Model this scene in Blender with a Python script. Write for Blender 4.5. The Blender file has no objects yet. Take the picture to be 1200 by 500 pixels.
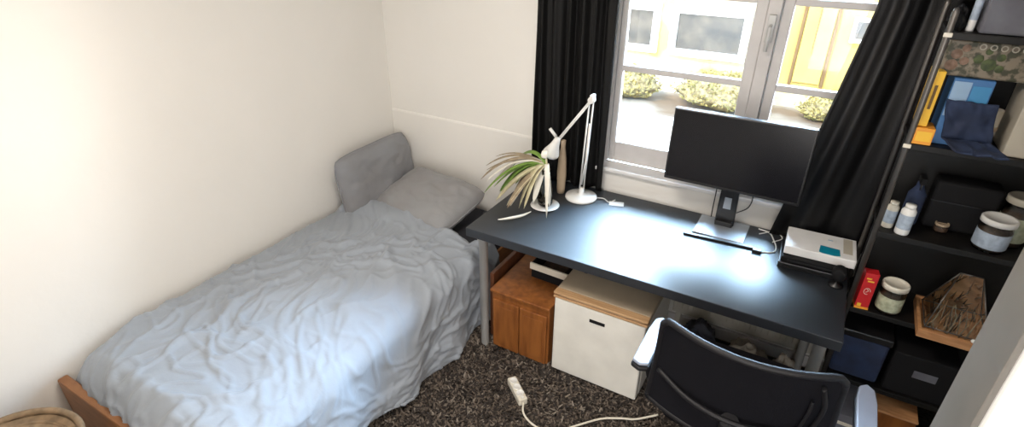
import bpy, bmesh, math, random
from mathutils import Vector, Matrix, noise
PI = math.pi
S = bpy.context.scene
COL = S.collection

# ------------------------------------------------------------------ camera
cam_d = bpy.data.cameras.new('camera')
cam = bpy.data.objects.new('camera', cam_d)
COL.objects.link(cam)
def cam_axes():
    c = Vector((600.0, 250.0)); f = 647.38
    def ray(u, v): return Vector((u - c.x, v - c.y, f))
    ax = -ray(-690, -110); ax.normalize()
    dn = ray(590, 1450); dn.normalize()
    up = -dn
    ax = (ax - ax.dot(up) * up).normalized()
    fy = up.cross(ax)
    return ax, fy, up
wx, wy, wz = cam_axes()
right = Vector((wx[0], wy[0], wz[0])); down = Vector((wx[1], wy[1], wz[1])); look = Vector((wx[2], wy[2], wz[2]))
M = Matrix((right, -down, -look)).transposed().to_4x4()
M.translation = Vector((0, 0, 2.066))
cam.matrix_world = M
cam_d.sensor_fit = 'HORIZONTAL'; cam_d.sensor_width = 36.0
cam_d.lens = 36.0 * 647.38 / 1200.0
cam_d.clip_start = 0.05; cam_d.clip_end = 200
S.camera = cam

# ------------------------------------------------------------------ light
S.view_settings.view_transform = 'Standard'
S.view_settings.look = 'None'
S.view_settings.gamma = 1.0
S.view_settings.use_curve_mapping = False
S.view_settings.exposure = 1.02
S.cycles.max_bounces = 12
S.cycles.diffuse_bounces = 8
S.cycles.glossy_bounces = 4
S.cycles.transparent_max_bounces = 12
S.cycles.use_denoising = True
S.cycles.sample_clamp_indirect = 8.0
S.cycles.caustics_reflective = False
S.cycles.caustics_refractive = False

w = bpy.data.worlds.new('sky'); S.world = w; w.use_nodes = True
nt = w.node_tree; nt.nodes.clear()
tc = nt.nodes.new('ShaderNodeTexCoord'); sx = nt.nodes.new('ShaderNodeSeparateXYZ')
mr = nt.nodes.new('ShaderNodeValToRGB'); bg = nt.nodes.new('ShaderNodeBackground'); out = nt.nodes.new('ShaderNodeOutputWorld')
nt.links.new(tc.outputs['Generated'], sx.inputs[0]); nt.links.new(sx.outputs['Z'], mr.inputs[0])
nt.links.new(mr.outputs[0], bg.inputs[0]); nt.links.new(bg.outputs[0], out.inputs[0])
e = mr.color_ramp.elements
e[0].position = 0.05; e[0].color = (1.0, 0.93, 0.82, 1)
e[1].position = 0.45; e[1].color = (0.50, 0.74, 1.0, 1)
# the sky is far brighter over the far side of the street (+y) than behind the house
def ramp(sock, lo, hi, a, b):
    q = nt.nodes.new('ShaderNodeMapRange'); q.interpolation_type = 'SMOOTHSTEP'
    for k, v in (('From Min', lo), ('From Max', hi), ('To Min', a), ('To Max', b)): q.inputs[k].default_value = v
    nt.links.new(sx.outputs[sock], q.inputs['Value']); return q.outputs[0]
def mth(op, a, b):
    q = nt.nodes.new('ShaderNodeMath'); q.operation = op
    nt.links.new(a, q.inputs[0]); nt.links.new(b, q.inputs[1]); return q.outputs[0]
high_sky = mth('MULTIPLY', ramp('Y', 0.20, 0.50, 0.0, 1.0), ramp('Z', 0.34, 0.52, 0.0, 52.0))
low_sky = ramp('Y', 0.28, 0.40, 3.0, 25.0)
nt.links.new(mth('ADD', high_sky, low_sky), bg.inputs['Strength'])

def light(name, kind, loc, rot, energy, color=(1, 1, 1), size=None, size_y=None):
    d = bpy.data.lights.new(name, kind); d.energy = energy; d.color = color
    if kind == 'AREA':
        d.shape = 'RECTANGLE'; d.size = size; d.size_y = size_y or size
    o = bpy.data.objects.new(name, d); COL.objects.link(o)
    o.location = loc; o.rotation_euler = rot
    return o
sun = light('sun', 'SUN', (0, -5, 12), (0, 0, 0), 3.4, (1.0, 0.90, 0.72))
sun.data.angle = 0.02
sun.rotation_euler = Vector((0.25, 0.75, -0.75)).to_track_quat('-Z', 'Y').to_euler()
portal = light('window_portal', 'AREA', (-0.27, 2.89, 1.5), (-PI / 2, 0, 0), 1.0, size=1.4, size_y=1.35)
portal.data.cycles.is_portal = True
# added area light above the view, lifts the ambient level of the room
light('room_fill', 'AREA', (-0.8, 0.9, 2.5), (0, 0, 0), 17.0, (1.0, 0.90, 0.80), 0.5, 0.5)
# added unseen area light behind the camera, fills the faces turned from the window
light('rear_fill', 'AREA', (0.25, -0.95, 1.6), (PI / 2, 0, 0), 20.0, (1.0, 0.97, 0.95), 0.9, 1.8)

# ------------------------------------------------------------------ materials
def mat(name, col, rough=0.6, metal=0.0, spec=0.5, col2=None, nscale=8.0, ndetail=4.0, bump=0.0, bscale=60.0,
        stretch=None, coat=0.0, transl=None, sheen=0.0, lo=0.35, hi=0.65):
    m = bpy.data.materials.new(name); m.use_nodes = True
    n = m.node_tree; p = n.nodes['Principled BSDF']
    p.inputs['Base Color'].default_value = (*col, 1); p.inputs['Roughness'].default_value = rough
    p.inputs['Metallic'].default_value = metal; p.inputs['Specular IOR Level'].default_value = spec
    p.inputs['Coat Weight'].default_value = coat; p.inputs['Sheen Weight'].default_value = sheen
    co = n.nodes.new('ShaderNodeTexCoord'); src = co.outputs['Object']
    if stretch:
        mp = n.nodes.new('ShaderNodeMapping'); mp.inputs['Scale'].default_value = stretch
        n.links.new(src, mp.inputs[0]); src = mp.outputs[0]
    if col2 is None: col2 = tuple(c * 0.9 for c in col)
    nz = n.nodes.new('ShaderNodeTexNoise'); nz.inputs['Scale'].default_value = nscale; nz.inputs['Detail'].default_value = ndetail
    rp = n.nodes.new('ShaderNodeValToRGB')
    rp.color_ramp.elements[0].position = lo; rp.color_ramp.elements[1].position = hi
    rp.color_ramp.elements[0].color = (*col2, 1); rp.color_ramp.elements[1].color = (*col, 1)
    n.links.new(src, nz.inputs['Vector']); n.links.new(nz.outputs['Fac'], rp.inputs[0]); n.links.new(rp.outputs[0], p.inputs['Base Color'])
    if bump:
        b2 = n.nodes.new('ShaderNodeTexNoise'); b2.inputs['Scale'].default_value = bscale; b2.inputs['Detail'].default_value = 5
        bp = n.nodes.new('ShaderNodeBump'); bp.inputs['Strength'].default_value = bump; bp.inputs['Distance'].default_value = 0.01
        n.links.new(src, b2.inputs['Vector']); n.links.new(b2.outputs['Fac'], bp.inputs['Height']); n.links.new(bp.outputs[0], p.inputs['Normal'])
    if transl:
        t = n.nodes.new('ShaderNodeBsdfTranslucent'); t.inputs[0].default_value = (*transl, 1)
        ad = n.nodes.new('ShaderNodeAddShader'); o = n.nodes['Material Output']
        n.links.new(p.outputs[0], ad.inputs[0]); n.links.new(t.outputs[0], ad.inputs[1]); n.links.new(ad.outputs[0], o.inputs[0])
    return m

def glass(name, tint=(1, 1, 1), gloss=1.0):
    m = bpy.data.materials.new(name); m.use_nodes = True
    n = m.node_tree; n.nodes.clear()
    t = n.nodes.new('ShaderNodeBsdfTransparent'); t.inputs[0].default_value = (*tint, 1)
    g = n.nodes.new('ShaderNodeBsdfGlossy'); g.inputs['Roughness'].default_value = 0.03
    f = n.nodes.new('ShaderNodeFresnel'); f.inputs[0].default_value = 1.35
    mm = n.nodes.new('ShaderNodeMath'); mm.operation = 'MULTIPLY'; mm.inputs[1].default_value = gloss
    mx = n.nodes.new('ShaderNodeMixShader'); o = n.nodes.new('ShaderNodeOutputMaterial')
    n.links.new(f.outputs[0], mm.inputs[0]); n.links.new(mm.outputs[0], mx.inputs[0])
    n.links.new(t.outputs[0], mx.inputs[1]); n.links.new(g.outputs[0], mx.inputs[2]); n.links.new(mx.outputs[0], o.inputs[0])
    return m

WALL = mat('wall_paint', (0.80, 0.785, 0.75), 0.7, col2=(0.77, 0.755, 0.72), nscale=1.7, bump=0.25, bscale=9)
CEIL = mat('ceiling_paint', (0.84, 0.83, 0.80), 0.8)
SUBFLOOR = mat('floor_boards', (0.22, 0.14, 0.09), 0.5, stretch=(2, 14, 1), col2=(0.14, 0.09, 0.06))
CARPET = mat('carpet_fibre', (0.060, 0.052, 0.045), 1.0, spec=0.1, col2=(0.02, 0.018, 0.016), nscale=70)
TUFT = [mat('tuft_dark', (0.045, 0.038, 0.034), 0.9, spec=0.2), mat('tuft_brown', (0.13, 0.105, 0.085), 0.9, spec=0.2),
        mat('tuft_pale', (0.22, 0.19, 0.16), 0.9, spec=0.2)]
FRAME_W = mat('window_white', (0.60, 0.58, 0.57), 0.45)
SILL_W = mat('sill_white', (0.80, 0.80, 0.80), 0.35)
GLASS = glass('window_glass')
THICK_GLASS = glass('clear_glass', (0.93, 0.97, 0.95), 1.6)
CURTAIN = mat('curtain_black', (0.003, 0.003, 0.003), 0.62, spec=0.25, bump=0.2, bscale=300, transl=(0.005, 0.0025, 0.001))
CURTAIN_R = mat('curtain_black_satin', (0.003, 0.003, 0.0035), 0.42, spec=0.3, bump=0.15, bscale=300, transl=(0.0006, 0.0003, 0.0001))
DUVET = mat('duvet_cotton', (0.29, 0.325, 0.375), 0.85, sheen=0.15, col2=(0.265, 0.295, 0.335), nscale=3, bump=0.12, bscale=40)
PILLOW = mat('pillow_cotton', (0.22, 0.23, 0.25), 0.88, sheen=0.15, col2=(0.20, 0.20, 0.21), nscale=5, bump=0.15, bscale=40)
PILLOW2 = mat('pillow_grey', (0.25, 0.255, 0.265), 0.88, sheen=0.15, col2=(0.24, 0.235, 0.24), nscale=5, bump=0.12, bscale=40)
MATTRESS = mat('mattress_dark', (0.025, 0.027, 0.035), 0.9)
BEDWOOD = mat('bed_wood', (0.32, 0.14, 0.05), 0.45, stretch=(3, 3, 20), col2=(0.22, 0.09, 0.03), nscale=4)
DESK = mat('desk_black_laminate', (0.008, 0.011, 0.016), 0.50, spec=0.85, bump=0.05, bscale=12)
DESK_EDGE = mat('desk_edge', (0.012, 0.012, 0.014), 0.45)
STEEL = mat('leg_grey_steel', (0.50, 0.50, 0.49), 0.40, metal=0.15)
CABWOOD = mat('cabinet_wood', (0.29, 0.105, 0.026), 0.38, stretch=(9, 9, 1.2), col2=(0.18, 0.06, 0.015), nscale=3.5)
DARKWOOD = mat('panel_wood', (0.13, 0.045, 0.018), 0.45, stretch=(9, 9, 1.2), col2=(0.08, 0.028, 0.012), nscale=3.5)
FRIDGE = mat('fridge_white', (0.74, 0.73, 0.68), 0.35)
FRIDGE_TOP = mat('fridge_top_tan', (0.46, 0.38, 0.28), 0.5)
TRIMWOOD = mat('trim_wood', (0.50, 0.32, 0.17), 0.45, stretch=(1, 12, 12), col2=(0.40, 0.24, 0.12))
WHITE = mat('white_plastic', (0.78, 0.78, 0.76), 0.35)
CREAM = mat('cream_plastic', (0.72, 0.68, 0.58), 0.4)
BLACK = mat('black_plastic', (0.010, 0.010, 0.011), 0.35)
BLACKM = mat('black_matt', (0.006, 0.006, 0.007), 0.75, spec=0.25)
SCREEN = mat('monitor_screen', (0.007, 0.007, 0.009), 0.22, spec=0.3)
SHELF = mat('shelf_black', (0.006, 0.0055, 0.005), 0.5, spec=0.35)
POST = mat('post_black_steel', (0.15, 0.14, 0.13), 0.35, metal=0.8)
MESHF = mat('chair_mesh', (0.004, 0.004, 0.007), 0.85, spec=0.2, bump=0.5, bscale=700)
CHAIRP = mat('chair_plastic', (0.009, 0.009, 0.011), 0.5, spec=0.3)
PADTOP = mat('arm_pad_grey', (0.26, 0.29, 0.36), 0.35)
LEAF_G = mat('leaf_green', (0.20, 0.33, 0.06), 0.5, col2=(0.12, 0.22, 0.04), nscale=30, transl=(0.06, 0.10, 0.02))
LEAF_P = mat('leaf_pale', (0.62, 0.60, 0.42), 0.5, col2=(0.50, 0.45, 0.28), nscale=30, transl=(0.10, 0.09, 0.05))
LEAF_D = mat('leaf_dry', (0.40, 0.33, 0.22), 0.6, col2=(0.24, 0.19, 0.13), nscale=30)
LEAF_W = mat('leaf_bleached', (0.80, 0.78, 0.70), 0.5)
SOIL = mat('soil', (0.05, 0.035, 0.025), 0.9, bump=0.5)
TAN = mat('tan_ceramic', (0.38, 0.29, 0.20), 0.6)
PAPER = mat('paper_white', (0.82, 0.82, 0.82), 0.6)
TEAL = mat('teal_card', (0.0, 0.235, 0.36), 0.5)
SILVER = mat('silver_base', (0.45, 0.50, 0.56), 0.25, metal=0.5)
RED = mat('red_card', (0.52, 0.015, 0.02), 0.4)
ORANGE = mat('orange_card', (0.80, 0.33, 0.03), 0.5)
YELLOW = mat('yellow_cover', (0.85, 0.50, 0.04), 0.5)
BLUE = mat('blue_card', (0.05, 0.16, 0.38), 0.45)
BLUE_L = mat('pale_blue_card', (0.28, 0.42, 0.60), 0.45)
BLUE_T = mat('turquoise_blue_card', (0.05, 0.25, 0.50), 0.45)
NAVY = mat('navy_cloth', (0.02, 0.035, 0.085), 0.85, col2=(0.012, 0.02, 0.05), nscale=14)
BEIGE = mat('beige_card', (0.50, 0.46, 0.38), 0.6)
FLORAL = mat('floral_tin', (0.20, 0.165, 0.12), 0.5, col2=(0.04, 0.04, 0.02), nscale=45, lo=0.42, hi=0.55)
GREYCLOTH = mat('grey_cloth', (0.15, 0.155, 0.18), 0.8, col2=(0.10, 0.10, 0.12), nscale=9)
WICKER = mat('wicker', (0.26, 0.175, 0.10), 0.7, col2=(0.15, 0.10, 0.055), nscale=25)
JARGLASS = glass('jar_glass', (0.80, 0.82, 0.80), 2.0)
BROWNFILL = mat('brown_contents', (0.09, 0.05, 0.03), 0.6, col2=(0.03, 0.02, 0.012), nscale=50)
LABELB = mat('pale_blue_label', (0.42, 0.50, 0.60), 0.5, col2=(0.30, 0.36, 0.45), nscale=60)
LABELG = mat('pale_green_label', (0.48, 0.50, 0.36), 0.5, col2=(0.30, 0.32, 0.22), nscale=60)
CARDBOARD = mat('cardboard', (0.42, 0.25, 0.12), 0.7)
OAK = mat('tray_wood', (0.52, 0.27, 0.12), 0.45, stretch=(2, 10, 10), col2=(0.40, 0.19, 0.08))
LINEN = mat('clutter_linen', (0.36, 0.32, 0.27), 0.9, col2=(0.24, 0.21, 0.18), nscale=12, bump=0.3, bscale=30)
DENIM = mat('clutter_denim', (0.045, 0.05, 0.07), 0.9, col2=(0.03, 0.03, 0.04), nscale=12, bump=0.3, bscale=30)
RADIATOR = mat('radiator_enamel', (0.52, 0.49, 0.43), 0.4)
OUT_CREAM = mat('facade_cream', (0.52, 0.46, 0.34), 0.9, col2=(0.48, 0.38, 0.15), nscale=1.3, ndetail=6, lo=0.42, hi=0.55)
OUT_YELLOW = mat('facade_yellow', (0.52, 0.38, 0.08), 0.9, col2=(0.46, 0.34, 0.12), nscale=0.9, ndetail=5)
OUT_WHITE = mat('outside_white', (0.85, 0.84, 0.80), 0.7)
OUT_BROWN = mat('outside_brown', (0.14, 0.08, 0.03), 0.8)
OUT_GLASS = mat('outside_glass', (0.10, 0.085, 0.07), 0.3, col2=(0.03, 0.03, 0.03), nscale=3, spec=0.8)
GROUND = mat('outside_paving', (0.27, 0.25, 0.22), 0.95, col2=(0.16, 0.115, 0.08), nscale=1.1, ndetail=8, lo=0.40, hi=0.62)
HEDGE = mat('hedge_leaves', (0.36, 0.31, 0.17), 0.9, col2=(0.15, 0.12, 0.07), nscale=14, ndetail=6)
HEDGE_LEAF = mat('hedge_leaf', (0.42, 0.33, 0.12), 0.8, col2=(0.20, 0.19, 0.07), nscale=6)
REDOUT = mat('outside_red', (0.75, 0.08, 0.02), 0.6)

# ------------------------------------------------------------------ mesh helpers
class B:
    """collects shapes and links them as one mesh object"""
    def __init__(s): s.bm = bmesh.new()
    def box(s, x0, y0, z0, x1, y1, z1, mi=0, mtx=None):
        vs = [s.bm.verts.new((x, y, z)) for x in (x0, x1) for y in (y0, y1) for z in (z0, z1)]
        if mtx is not None:
            for v in vs: v.co = mtx @ v.co
        for f in ((0, 1, 3, 2), (4, 6, 7, 5), (0, 4, 5, 1), (2, 3, 7, 6), (0, 2, 6, 4), (1, 5, 7, 3)):
            fc = s.bm.faces.new([vs[i] for i in f]); fc.material_index = mi
        return s
    def lathe(s, prof, c=(0, 0, 0), n=32, mi=0, mtx=None, closed=False, smooth=True):
        rings = []
        for r, z in prof:
            if r < 1e-5:
                rings.append([s.bm.verts.new((0, 0, z))])
            else:
                rings.append([s.bm.verts.new((r * math.cos(2 * PI * k / n), r * math.sin(2 * PI * k / n), z)) for k in range(n)])
        for v in [v for rr in rings for v in rr]:
            if mtx is not None: v.co = mtx @ v.co
            v.co += Vector(c)
        pairs = list(zip(rings[:-1], rings[1:]))
        if closed: pairs.append((rings[-1], rings[0]))
        for a, b in pairs:
            for k in range(n):
                k2 = (k + 1) % n
                if len(a) == 1 and len(b) == 1: continue
                if len(a) == 1: q = [a[0], b[k], b[k2]]
                elif len(b) == 1: q = [a[k], b[0], a[k2]]
                else: q = [a[k], b[k], b[k2], a[k2]]
                fc = s.bm.faces.new(q); fc.smooth = smooth; fc.material_index = mi
        return s
    def tube(s, pts, r, n=10, mi=0, caps=True):
        pts = [Vector(p) for p in pts]; rs = r if isinstance(r, (list, tuple)) else [r] * len(pts)
        rings = []; up = None
        for i, p in enumerate(pts):
            t = (pts[min(i + 1, len(pts) - 1)] - pts[max(i - 1, 0)]).normalized()
            if up is None: up = t.orthogonal().normalized()
            up = (up - up.dot(t) * t)
            up = up.normalized() if up.length > 1e-6 else t.orthogonal().normalized()
            sd = t.cross(up)
            rings.append([s.bm.verts.new(p + rs[i] * (math.cos(2 * PI * k / n) * up + math.sin(2 * PI * k / n) * sd)) for k in range(n)])
        for a, b in zip(rings[:-1], rings[1:]):
            for k in range(n):
                fc = s.bm.faces.new([a[k], a[(k + 1) % n], b[(k + 1) % n], b[k]]); fc.smooth = True; fc.material_index = mi
        if caps:
            for rg in (rings[0][::-1], rings[-1]):
                fc = s.bm.faces.new(rg); fc.material_index = mi
        return s
    def grid(s, fn, nu, nv, mi=0, smooth=True, wrap=False):
        g = [[s.bm.verts.new(fn(i / nu, j / nv)) for j in range(nv + 1)] for i in range(nu + (0 if wrap else 1))]
        for i in range(nu):
            a = g[i]; b = g[(i + 1) % len(g)]
            for j in range(nv):
                fc = s.bm.faces.new([a[j], b[j], b[j + 1], a[j + 1]]); fc.smooth = smooth; fc.material_index = mi
        return s
    def prism(s, poly, z0, z1, mi=0, mtx=None):
        lo = [s.bm.verts.new((x, y, z0)) for x, y in poly]; hi = [s.bm.verts.new((x, y, z1)) for x, y in poly]
        if mtx is not None:
            for v in lo + hi: v.co = mtx @ v.co
        n = len(poly)
        fs = [s.bm.faces.new(lo[::-1]), s.bm.faces.new(hi)]
        for k in range(n): fs.append(s.bm.faces.new([lo[k], lo[(k + 1) % n], hi[(k + 1) % n], hi[k]]))
        for f in fs: f.material_index = mi
        return s
    def build(s, name, m, parent=None, bevel=0.0, seg=2, loc=None, rot=None, subsurf=0, solid=0.0):
        bmesh.ops.recalc_face_normals(s.bm, faces=s.bm.faces[:])
        me = bpy.data.meshes.new(name); s.bm.to_mesh(me); s.bm.free()
        for q in (m if isinstance(m, (list, tuple)) else [m]): me.materials.append(q)
        o = bpy.data.objects.new(name, me); COL.objects.link(o)
        if parent is not None: o.parent = parent
        if loc is not None: o.location = loc
        if rot is not None: o.rotation_euler = rot
        if solid:
            md = o.modifiers.new('solid', 'SOLIDIFY'); md.thickness = solid; md.offset = 0
        if bevel:
            md = o.modifiers.new('bevel', 'BEVEL'); md.width = bevel; md.segments = seg; md.limit_method = 'ANGLE'; md.angle_limit = math.radians(40)
        if subsurf:
            md = o.modifiers.new('sub', 'SUBSURF'); md.levels = subsurf; md.render_levels = subsurf
        return o

def thing(name, label, cat, loc=(0, 0, 0), rz=0.0, group=None):
    o = bpy.data.objects.new(name, None); COL.objects.link(o)
    o.empty_display_size = 0.05
    o.location = loc; o.rotation_euler = (0, 0, rz); o['label'] = label; o['category'] = cat
    if group: o['group'] = group
    return o
def tag(o, label, cat, group=None, kind=None):
    o['label'] = label; o['category'] = cat
    if group: o['group'] = group
    if kind: o['kind'] = kind
    return o
def struct(o, label=None):
    o['kind'] = 'structure'
    if label: o['label'] = label
    return o
def rotm(rx=0, ry=0, rz=0):
    from mathutils import Euler
    return Euler((rx, ry, rz)).to_matrix().to_4x4()
def arc(pts, n=8):
    """smooth curve through the points"""
    pts = [Vector(p) for p in pts]; P = [2 * pts[0] - pts[1]] + pts + [2 * pts[-1] - pts[-2]]; outp = []
    for i in range(1, len(P) - 2):
        for k in range(n):
            t = k / n; a, b, c, d = P[i - 1], P[i], P[i + 1], P[i + 2]
            outp.append(0.5 * ((2 * b) + (c - a) * t + (2 * a - 5 * b + 4 * c - d) * t * t + (3 * b - a - 3 * c + d) * t ** 3))
    outp.append(pts[-1]); return outp

# ------------------------------------------------------------------ room shell
XL, YW, XR, YB, ZC = -2.423, 2.66, 0.86, -1.0, 2.55
WX0, WX1, WZ0, WZ1, WY1 = -0.975, 0.445, 0.862, 2.17, 2.87
struct(B().box(XL - .2, YB - .2, -0.2, XR + .2, WY1, 0.0).build('floor', SUBFLOOR))
struct(B().box(XL - .2, YB - .2, ZC, XR + .2, WY1, ZC + .2).build('ceiling', CEIL))
struct(B().box(XL - .2, YB - .2, 0, XL, WY1, ZC).build('wall_left', WALL))
b = B()
b.box(XL, YW, 0, WX0, WY1, ZC).box(WX1, YW, 0, XR, WY1, ZC).box(WX0, YW, 0, WX1, WY1, WZ0).box(WX0, YW, WZ1, WX1, WY1, ZC)
struct(b.build('wall_window', WALL))
struct(B().box(XR, YB - .2, 0, XR + .2, WY1, ZC).build('wall_right', WALL))
b = B(); b.box(XL, YB - .2, 0, -0.35, YB, ZC).box(0.75, YB - .2, 0, XR, YB, ZC).box(-0.35, YB - .2, 2.1, 0.75, YB, ZC).box(-0.35, YB - .2, 0, 0.75, YB - .15, 2.1)
struct(b.build('wall_back', WALL))
PIER = mat('pier_paint', (0.62, 0.585, 0.53), 0.6, nscale=2)
b = B().box(0.40, 1.055, 0, XR, 1.215, ZC)
struct(b.build('wall_partition', [WALL], bevel=0.012, seg=4))
PIER_SHADE = mat('pier_shade_grey', (0.16, 0.15, 0.135), 0.5)
struct(B().box(0.388, 1.05, 0, 0.3995, 1.22, 2.54).build('pier_shade_strip', PIER_SHADE, bevel=0.003))  # added grey strip: shade of the partition's side face put into its colour
# plaster ledge on the window wall, left of the curtain
b = B().prism([(YW + .01, 0.0), (YW - .008, 0.0), (YW - .008, 0.940), (YW - .004, 0.951), (YW + .01, 0.955)], XL + .001, -1.30,
              mtx=Matrix(((0, 0, 1, 0), (1, 0, 0, 0), (0, 1, 0, 0), (0, 0, 0, 1))))
struct(b.build('trim_1', WALL, bevel=0.003))
struct(B().box(XL, 0.3, 0, XL + .014, YW - .02, 0.07).build('baseboard_left', FRAME_W, bevel=0.003))
struct(B().box(XL + .02, YW - .02, 0, XR, YW, 0.07).build('baseboard_window', FRAME_W, bevel=0.003))

# ------------------------------------------------------------------ window
win = thing('window_1', 'white wooden casement window with glazing bars above the desk', 'window'); win['kind'] = 'structure'; del win['category']
FY0, FY1 = 2.735, 2.795
b = B()
b.box(WX0, FY0, WZ0, WX0 + .025, FY1, WZ1).box(WX1 - .025, FY0, WZ0, WX1, FY1, WZ1).box(WX0 + .025, FY0, WZ1 - .05, WX1 - .025, FY1, WZ1)
b.box(-0.292, FY0 - .012, WZ0 + .012, -0.237, FY1, WZ1 - .05)
b.build('window_frame', FRAME_W, win, bevel=0.004)
def sash(x0, x1, sl, sr):
    bb = B(); y0, y1 = 2.745, 2.785; z0, z1 = WZ0 + .012, WZ1 - .05
    bb.box(x0, y0, z0, x0 + sl, y1, z1).box(x1 - sr, y0, z0, x1, y1, z1)
    bb.box(x0 + sl, y0, z0, x1 - sr, y1, 0.986).box(x0 + sl, y0, z1 - .05, x1 - sr, y1, z1)
    o = bb.build('sash', FRAME_W, win, bevel=0.005)
    bb = B()
    for z in (1.368, 1.737): bb.box(x0 + sl - .002, y0 + .006, z, x1 - sr + .002, y1 - .006, z + .030)
    bb.build('glazing_bar', FRAME_W, o, bevel=0.004)
    bb = B().box(x0 + sl - .004, 2.764, 0.98, x1 - sr + .004, 2.768, z1 - .046)
    bb.build('window_pane', GLASS, o)
sash(WX0 + .027, -0.294, .030, .050)
sash(-0.235, WX1 - .027, .044, .040)
b = B().box(-0.279, 2.700, 1.585, -0.249, 2.722, 1.70); b.lathe([(0, 0), (.009, 0), (.009, .03), (0, .03)], (-0.264, 2.722, 1.655), 12, mtx=rotm(PI / 2))
b.tube([(-0.264, 2.696, 1.655), (-0.264, 2.684, 1.65), (-0.264, 2.682, 1.60), (-0.264, 2.684, 1.55)], .008)
b.build('window_handle', STEEL, win, bevel=0.003)
b = B().box(WX0 - .03, 2.630, WZ0 - .012, WX1 + .03, 2.745, WZ0 + .012)
struct(b.build('window_sill', SILL_W, win, bevel=0.006))
# radiator below the window
rad = thing('radiator', 'beige panel radiator under the window, behind the desk', 'radiator', (-0.02, 2.628, 0))
b = B().box(-.42, -.030, .12, .42, .004, .66)
b.build('radiator_panel', RADIATOR, rad, bevel=0.008)
b = B()
for k in range(14): b.box(-.395 + k * .0585, -.042, .16, -.365 + k * .0585, -.030, .62)
b.build('convector_fin', RADIATOR, rad, bevel=0.004)
for x in (-.40, .37): B().box(x, -.024, 0, x + .03, -.002, .125).build('bracket', RADIATOR, rad)

# ------------------------------------------------------------------ outside
struct(B().box(-14, WY1 + .02, -1.2, 12, 30, -1.0).build('ground', GROUND))
def facade_window(parent, x0, z0, x1, z1, y, fw=.12, glassm=OUT_GLASS):
    bb = B().box(x0, y - .10, z0, x1, y, z0 + fw).box(x0, y - .10, z1 - fw, x1, y, z1).box(x0, y - .10, z0 + fw, x0 + fw, y, z1 - fw).box(x1 - fw, y - .10, z0 + fw, x1, y, z1 - fw)
    o = bb.build('window', OUT_WHITE, parent, bevel=.01)
    B().box(x0 + fw, y - .03, z0 + fw, x1 - fw, y, z1 - fw).build('pane', glassm, o)
    return o
ho = thing('house', 'cream and yellow house across the street, seen through the left sash', 'building', (-5, 11, -1))
B().box(-6, 0, 0, 3.84, 5, 5.0).build('facade', OUT_CREAM, ho)
B().prism([(-.4, 5.0), (5.3, 5.0), (5.3, 5.15), (2.4, 6.0), (-.4, 5.15)], -6.2, 3.90, mtx=Matrix(((0, 0, 1, 0), (1, 0, 0, 0), (0, 1, 0, 0), (0, 0, 0, 1)))).build('roof', OUT_BROWN, ho)
for x0, x1 in ((1.22, 1.98), (2.2, 3.62), (-1.2, 0.2), (-4, -2.6)):
    facade_window(ho, x0, .72, x1, 1.62, 0, .13)
    facade_window(ho, x0, 2.7, x1, 3.9, 0, .13)
facade_window(ho, -0.4, .5, 0.3, 1.75, -.0, .1)
B().lathe([(0, 0), (.06, 0), (.06, 4.9), (0, 4.9)], (3.78, -.08, .05), 12).build('downpipe', OUT_WHITE, ho)
B().box(-6, -.06, 0, 3.7, 0, .38).build('plinth', OUT_WHITE, ho)
h2 = thing('house', 'bright yellow house with a panelled door, seen through the right sash', 'building', (-1.05, 11.2, -1))
B().box(0, 0, 0, 7, 5, 4.9).build('facade', OUT_YELLOW, h2)
B().prism([(-.4, 4.9), (5.3, 4.9), (5.3, 5.05), (2.4, 6.0), (-.4, 5.05)], 0.0, 7.2, mtx=Matrix(((0, 0, 1, 0), (1, 0, 0, 0), (0, 1, 0, 0), (0, 0, 0, 1)))).build('roof', OUT_BROWN, h2)
facade_window(h2, 1.22, 1.22, 1.62, 1.62, 0, .06)
facade_window(h2, 2.6, 1.0, 3.6, 2.0, 0, .1)
facade_window(h2, 0.4, 2.7, 1.3, 3.8, 0, .1)
facade_window(h2, 2.6, 2.7, 3.6, 3.8, 0, .1)
d = B().box(.5, -.05, 0.45, .95, 0, 1.9).build('door', OUT_YELLOW, h2, bevel=.01)
B().box(.44, -.06, .4, .49, 0, 1.95).box(.96, -.06, .4, 1.01, 0, 1.95).box(.44, -.06, 1.9, 1.01, 0, 1.95).build('door_frame', OUT_BROWN, h2)
B().box(.70, -.065, .95, .715, -.05, 1.85).build('door_groove', OUT_BROWN, d)
B().box(0, -.08, 0, 2.4, 0, .3).build('plinth', OUT_CREAM, h2)
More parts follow.
